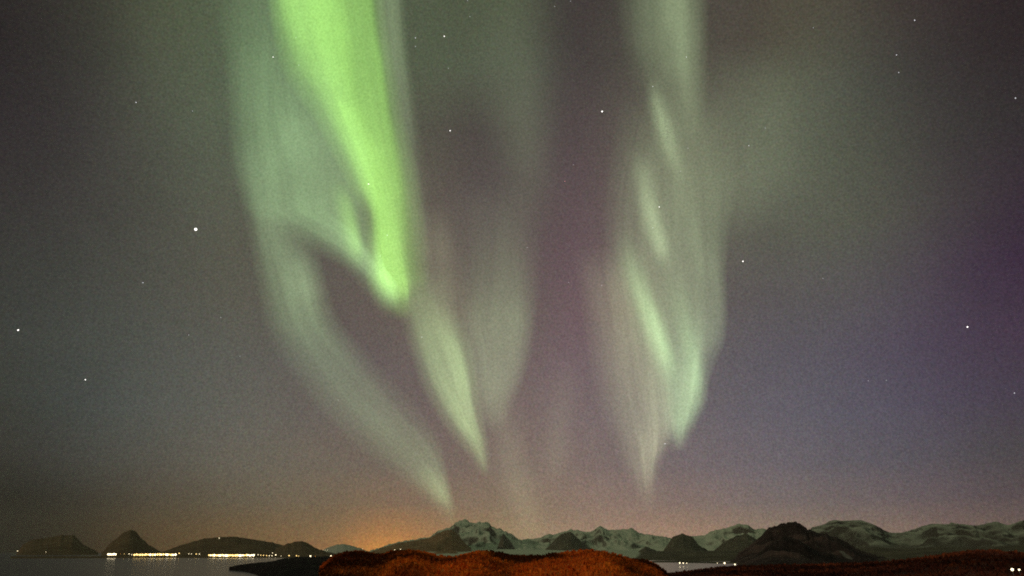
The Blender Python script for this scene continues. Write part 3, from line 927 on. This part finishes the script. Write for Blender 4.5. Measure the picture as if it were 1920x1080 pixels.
c2 = curtain('long faint grey green tail slanting from the bright curtain down to the massif', 620, 700)
loft('fold', c2, A_PALE, [
    (250, [428, 448, 468, 490, 515, 540, 565], Z7),
    (330, [440, 459, 479, 500, 526, 548, 572], [0, .03, .07, .07, .04, .01, 0]),
    (390, [450, 469, 488, 508, 534, 558, 582], [0, .04, .11, .12, .07, .02, 0]),
    (440, [463, 479, 495, 515, 545, 570, 592], [0, .06, .16, .17, .10, .04, 0]),
    (500, [472, 491, 512, 540, 568, 588, 608], [0, .06, .16, .20, .17, .08, 0]),
    (550, [480, 501, 524, 552, 580, 600, 620], [0, .06, .16, .23, .21, .09, 0]),
    (600, [490, 514, 540, 565, 592, 616, 642], [0, .06, .15, .19, .17, .08, 0]),
    (660, [512, 545, 575, 602, 632, 660, 692], [0, .05, .11, .14, .12, .06, 0]),
    (720, [552, 587, 620, 648, 680, 712, 748], [0, .05, .10, .12, .10, .05, 0]),
    (780, [602, 637, 670, 700, 732, 765, 802], [0, .05, .10, .13, .10, .05, 0]),
    (830, [652, 689, 722, 752, 782, 808, 830], [0, .05, .10, .12, .11, .07, 0]),
    (870, [704, 735, 763, 790, 810, 825, 838], [0, .05, .10, .14, .14, .09, 0]),
    (905, [750, 776, 797, 816, 829, 837, 846], [0, .05, .12, .19, .19, .10, 0]),
    (935, [788, 806, 821, 832, 840, 846, 853], [0, .04, .11, .18, .17, .08, 0]),
    (965, [815, 827, 837, 843, 848, 853, 859], [0, .02, .04, .06, .05, .02, 0]),
    (995, [835, 842, 847, 850, 853, 857, 861], Z7)], far=1.1, nu=120, gain=.9, rays=.09, nv=64, seed=3.0)
sheet('ray', c2, A_GREY, [(548, 470, 24, 24, .02), (572, 530, 26, 26, .05), (588, 580, 26, 26, .03)], ends=(.3, .3), far=1.1)
sheet('ray', c2, A_YELLOW, [(786, 860, 22, 10, .02), (808, 893, 22, 10, .06), (827, 922, 18, 9, .10), (842, 952, 10, 6, .05)], ends=(.3, .2), far=1.1)

c3 = curtain('yellow green streak tapering to a point over the massif', 850, 700)
loft('veil', c3, A_YELLOW, [
    (505, [735, 752, 770, 792, 815, 838, 858], Z7),
    (560, [742, 758, 775, 797, 818, 838, 856], [0, .05, .11, .13, .09, .04, 0]),
    (610, [750, 769, 788, 810, 834, 857, 876], [0, .06, .17, .21, .21, .09, 0]),
    (660, [766, 785, 804, 828, 854, 875, 893], [0, .09, .24, .28, .36, .13, 0]),
    (710, [781, 801, 820, 844, 867, 885, 900], [0, .09, .26, .32, .42, .15, 0]),
    (750, [799, 819, 838, 857, 875, 889, 904], [0, .09, .28, .37, .39, .14, 0]),
    (790, [822, 842, 859, 874, 887, 897, 910], [0, .09, .28, .37, .32, .11, 0]),
    (830, [853, 870, 883, 894, 902, 909, 919], [0, .08, .20, .28, .22, .08, 0]),
    (862, [879, 890, 898, 904, 909, 914, 921], [0, .05, .12, .17, .12, .05, 0]),
    (895, [897, 903, 908, 912, 915, 918, 923], Z7)], nu=100, gain=1.1, rays=.07, nv=64, seed=8.0)
loft('veil', c3, A_WARM, [
    (380, [770, 785, 800, 815, 830, 845, 860], Z7),
    (480, [775, 790, 806, 824, 842, 860, 880], [0, .02, .05, .06, .05, .02, 0]),
    (570, [790, 806, 822, 840, 858, 876, 896], [0, .02, .05, .06, .05, .02, 0]),
    (680, [815, 832, 848, 866, 884, 902, 920], Z7)], far=1.03)

c4 = curtain('dim grey patch between the yellow streak and the purple gap', 940, 650)
loft('veil', c4, A_GREY, [
    (330, [840, 870, 905, 940, 970, 996, 1020], Z7),
    (540, [856, 882, 908, 940, 970, 993, 1015], [0, .03, .055, .065, .06, .03, 0]),
    (610, [865, 885, 905, 935, 970, 990, 1006], [0, .07, .09, .10, .10, .05, 0]),
    (670, [876, 894, 915, 940, 965, 981, 997], [0, .08, .11, .11, .10, .05, 0]),
    (720, [885, 899, 915, 935, 955, 969, 983], [0, .08, .12, .12, .09, .04, 0]),
    (760, [892, 904, 918, 930, 942, 953, 967], [0, .06, .08, .09, .07, .03, 0]),
    (815, [900, 908, 918, 926, 934, 942, 950], Z7)], rays=.10, gain=1.45)

c5 = curtain('faint dark green band hanging from the top of the middle', 985, 200)
sheet('veil', c5, A_GREY, [(955, -80, 80, 64, .012), (970, 60, 70, 54, .022), (980, 190, 60, 52, .042), (985, 280, 52, 46, .052), (1005, 390, 46, 42, .040), (1024, 500, 40, 44, .01)], ends=(0, .5))

c6 = curtain('pale column with a sharp right edge at the top right of the middle', 1260, 80)
loft('veil', c6, A_GREY, [
    (-90, [1150, 1178, 1208, 1245, 1272, 1296, 1328], [0, .04, .11, .18, .22, .13, 0]),
    (0, [1154, 1180, 1208, 1245, 1275, 1298, 1330], [0, .04, .10, .17, .22, .13, 0]),
    (60, [1160, 1184, 1210, 1248, 1278, 1300, 1330], [0, .04, .10, .16, .22, .14, 0]),
    (120, [1168, 1194, 1220, 1255, 1282, 1301, 1330], [0, .03, .08, .14, .20, .12, 0]),
    (170, [1185, 1208, 1233, 1265, 1286, 1303, 1330], [0, .02, .06, .10, .15, .10, 0]),
    (215, [1205, 1228, 1248, 1272, 1293, 1308, 1323], [0, .02, .03, .06, .07, .04, 0]),
    (270, [1220, 1240, 1258, 1278, 1296, 1312, 1328], Z7)], rays=.07)

c7 = curtain('ragged pale green curtain with several bright rays, right of the middle', 1260, 600)
loft('veil', c7, A_GREY, [
    (170, [1160, 1190, 1225, 1260, 1300, 1340, 1385], Z7),
    (280, [1140, 1168, 1200, 1240, 1290, 1335, 1385], [0, .03, .06, .08, .08, .05, 0]),
    (360, [1130, 1156, 1184, 1230, 1290, 1338, 1384], [0, .04, .08, .11, .10, .07, 0]),
    (440, [1128, 1154, 1180, 1230, 1295, 1338, 1370], [0, .04, .08, .12, .12, .09, 0]),
    (520, [1132, 1160, 1190, 1235, 1300, 1340, 1364], [0, .04, .08, .13, .14, .12, 0]),
    (580, [1142, 1174, 1205, 1250, 1305, 1344, 1366], [0, .04, .08, .14, .15, .12, 0]),
    (630, [1156, 1186, 1216, 1260, 1308, 1341, 1364], [0, .04, .08, .17, .18, .12, 0]),
    (670, [1172, 1200, 1228, 1265, 1302, 1326, 1350], [0, .03, .09, .20, .20, .10, 0]),
    (710, [1184, 1210, 1238, 1268, 1298, 1317, 1334], [0, .03, .10, .23, .25, .13, 0]),
    (750, [1196, 1218, 1242, 1268, 1292, 1312, 1327], [0, .03, .10, .25, .25, .12, 0]),
    (785, [1210, 1230, 1250, 1268, 1284, 1299, 1313], [0, .03, .10, .25, .21, .08, 0]),
    (815, [1226, 1243, 1257, 1270, 1279, 1289, 1301], [0, .03, .08, .19, .14, .04, 0]),
    (848, [1248, 1258, 1266, 1273, 1279, 1286, 1294], Z7)], far=1.04, nu=110, nv=90, rays=.13, seed=2.0, gain=1.08)
sheet('ray', c7, A_GREY, [(1218, 120, 10, 12, .02), (1232, 195, 13, 16, .18), (1247, 245, 14, 17, .24), (1263, 300, 15, 16, .15), (1285, 370, 14, 18, .02)], ends=(.3, .4))
sheet('ray', c7, A_GREY, [(1186, 250, 16, 18, .02), (1205, 335, 16, 18, .12), (1221, 400, 18, 17, .24), (1239, 460, 17, 14, .26), (1256, 520, 15, 14, .05)], ends=(.3, .25))
sheet('ray', c7, A_GREY, [(1270, 280, 22, 20, .02), (1290, 380, 22, 20, .03), (1310, 480, 20, 18, .05), (1322, 560, 18, 16, .02)], ends=(.3, .3))
sheet('ray', c7, A_FIELD, [(1160, 400, 18, 20, .03), (1182, 490, 20, 20, .14), (1206, 555, 21, 17, .28), (1230, 615, 22, 16, .40), (1247, 660, 22, 14, .36), (1262, 720, 20, 18, .10), (1272, 790, 18, 18, .08), (1276, 845, 10, 8, .02)], ends=(.25, .1), nu=70)
sheet('ray', c7, A_FIELD, [(1256, 480, 22, 22, .02), (1280, 580, 24, 20, .09), (1297, 650, 22, 15, .20), (1305, 705, 24, 12, .28), (1298, 755, 24, 16, .20), (1284, 795, 18, 13, .14), (1273, 838, 10, 6, .03)], ends=(.25, .15), nu=70)
loft('fold', c7, A_WARM, [
    (460, [1070, 1095, 1122, 1148, 1174, 1200, 1228], Z7),
    (560, [1085, 1112, 1140, 1166, 1192, 1218, 1245], [0, .03, .05, .06, .05, .03, 0]),
    (640, [1095, 1122, 1150, 1178, 1205, 1233, 1262], [0, .03, .06, .08, .07, .06, 0]),
    (720, [1108, 1136, 1164, 1190, 1215, 1240, 1264], [0, .03, .06, .09, .09, .07, 0]),
    (790, [1128, 1154, 1179, 1202, 1222, 1246, 1270], [0, .03, .07, .10, .12, .10, 0]),
    (830, [1144, 1168, 1188, 1208, 1225, 1242, 1259], [0, .03, .07, .13, .14, .08, 0]),
    (870, [1160, 1179, 1195, 1210, 1221, 1232, 1244], [0, .03, .07, .12, .11, .04, 0]),
    (915, [1180, 1192, 1203, 1212, 1219, 1226, 1234], [0, .01, .03, .05, .04, .02, 0]),
    (960, [1192, 1202, 1210, 1216, 1221, 1226, 1232], Z7)], far=1.08, nu=90, rays=.15, nv=70, seed=4.0, gain=1.75)
# faint rays low in the middle
c8 = curtain('very faint warm rays low in the middle above the long range', 1000, 880)
sheet('ray', c8, A_WARM, [(920, 700, 22, 26, .01), (946, 800, 26, 30, .04), (966, 890, 28, 32, .065), (986, 960, 26, 32, .05), (1000, 1030, 20, 24, .01)], ends=(.3, .15), far=1.1)
sheet('ray', c8, A_WARM, [(1070, 640, 30, 26, .01), (1054, 770, 30, 24, .035), (1042, 860, 26, 22, .045), (1034, 940, 20, 18, .01)], ends=(.3, .3), far=1.1)
# diffuse glow on the right
c9 = curtain('broad diffuse glow right of the ragged curtain', 1430, 260)
sheet('veil', c9, A_GREY, [(1440, 60, 90, 90, .0), (1432, 190, 100, 70, .03), (1412, 300, 90, 76, .036), (1384, 390, 80, 56, .03), (1362, 490, 60, 36, .0)], p=2.0, ends=(.2, .25), far=1.05)

# ================================================================== STARS
STAR_R = 160000.0
S_WHITE = emit_mat('white_starlight', (1.0, 0.95, 0.9), 2.4, 'NONE')
S_FAINT = emit_mat('faint_starlight', (0.95, 0.95, 1.0), 1.0, 'NONE')
S_RED = emit_mat('red_starlight', (1.0, 0.35, 0.35), 1.2, 'NONE')


def star_mesh(mat):
    v, f = lathe([(0.001, -1), (0.5, -0.86), (0.86, -0.5), (1.0, 0), (0.86, 0.5), (0.5, 0.86), (0.001, 1)], 12)
    me = bpy.data.meshes.new('star')
    me.from_pydata(v, [], f)
    me.shade_smooth()
    me.materials.append(mat)
    return me


SM = {'w': star_mesh(S_WHITE), 'f': star_mesh(S_FAINT), 'r': star_mesh(S_RED)}
STARS = [
    (367, 430, 5.4, 'w', 'brightest star, large and warm white, left of the bright green curtain'),
    (34, 619, 2.7, 'w', 'bright star nearest the left edge of the sky'),
    (1129, 209, 3.0, 'w', 'bright star in the dark gap left of the ragged curtain'),
    (1393, 490, 2.6, 'w', 'bright star just right of the ragged curtain'),
    (1814, 613, 2.6, 'w', 'bright star alone in the purple sky at right'),
    (844, 245, 2.1, 'w', 'white star in the dark gap right of the bright curtain'),
    (833, 68, 2.1, 'w', 'white star near the top, right of the close pair'),
    (779, 71, 1.7, 'f', 'upper star of the close pair near the top'),
    (779, 87, 1.2, 'f', 'lower star of the close pair near the top'),
    (160, 712, 1.9, 'w', 'white star low in the dark sky at left'),
    (255, 192, 1.8, 'f', 'yellowish star high in the dark upper left sky'),
    (268, 530, 1.7, 'f', 'small star below and left of the brightest star'),
    (512, 107, 1.6, 'w', 'small star at the left border of the bright curtain'),
    (1247, 832, 1.9, 'f', 'small star at the lower tip of the ragged curtain'),
    (691, 345, 2.0, 'w', 'star shining through the brightest ray'),
    (726, 441, 1.7, 'f', 'star near the foot of the brightest ray'),
    (1236, 388, 1.8, 'w', 'upper star of two in the ragged curtain'),
    (1224, 427, 1.4, 'f', 'lower star of two in the ragged curtain'),
    (1287, 107, 1.5, 'f', 'star in the pale column at the top'),
    (1224, 162, 1.5, 'f', 'small star at the top of the first thin ray'),
    (1715, 38, 2.0, 'f', 'star nearest the top right corner'),
    (1681, 103, 1.7, 'f', 'upper star of the faint pair in the upper right'),
    (1685, 136, 1.5, 'f', 'lower star of the faint pair in the upper right'),
    (1904, 184, 1.9, 'f', 'star at the right edge high up'),
    (1902, 737, 1.7, 'f', 'star at the right edge low down'),
    (1404, 273, 1.7, 'f', 'small star in the broad diffuse glow'),
    (791, 632, 1.5, 'f', 'small star at the left border of the yellow streak'),
    (1059, 340, 1.3, 'r', 'tiny reddish star in the purple gap'),
]
for X, Y in [(841, 128), (877, 1), (881, 31), (1070, 2), (361, 208), (354, 628), (414, 595), (1128, 535), (634, 750), (1290, 278), (1276, 321), (1435, 240), (989, 464), (1075, 309), (1040, 12),
             (1543, 522), (450, 668), (555, 70), (1525, 52), (713, 480), (560, 122), (1066, 530), (1628, 714), (1662, 713)]:
    STARS.append((X, Y, 1.05, 'f', None))
for X, Y, px, k, lab in STARS:
    o = bpy.data.objects.new('star', SM[k])
    az, el = bearing(X, Y)
    o.location = (STAR_R * math.sin(az) * math.cos(el), STAR_R * math.cos(az) * math.cos(el), EYE + STAR_R * math.sin(el))
    r = 0.43 * px / FPX * STAR_R
    o.scale = (r, r, r)
    COL.objects.link(o)
    if lab:
        props(o, lab, 'star', 'stars in the night sky')
    else:
        props(o, 'one of the barely visible pinprick stars scattered across the sky', 'star', 'barely visible stars')

# ================================================================== HAZE
hm, ht = new_mat('sea_haze')
ho = ht.nodes.new('ShaderNodeOutputMaterial')
hv = ht.nodes.new('ShaderNodeVolumePrincipled')
hv.inputs['Color'].default_value = (0.9, 0.9, 0.88, 1)
hv.inputs['Density'].default_value = 0.000022
hv.inputs['Anisotropy'].default_value = 0.6
ht.links.new(hv.outputs[0], ho.inputs['Volume'])
hb = [(x, y, z) for x in (-15000, 15000) for y in (-3000, 14000) for z in (-12.0, 620.0)]
props(mesh_obj('haze', hb, [(0, 1, 3, 2), (4, 6, 7, 5), (0, 4, 5, 1), (2, 3, 7, 6), (0, 2, 6, 4), (1, 5, 7, 3)], hm, None, False), 'thin sea haze over the fjord', 'haze', None, 'stuff')
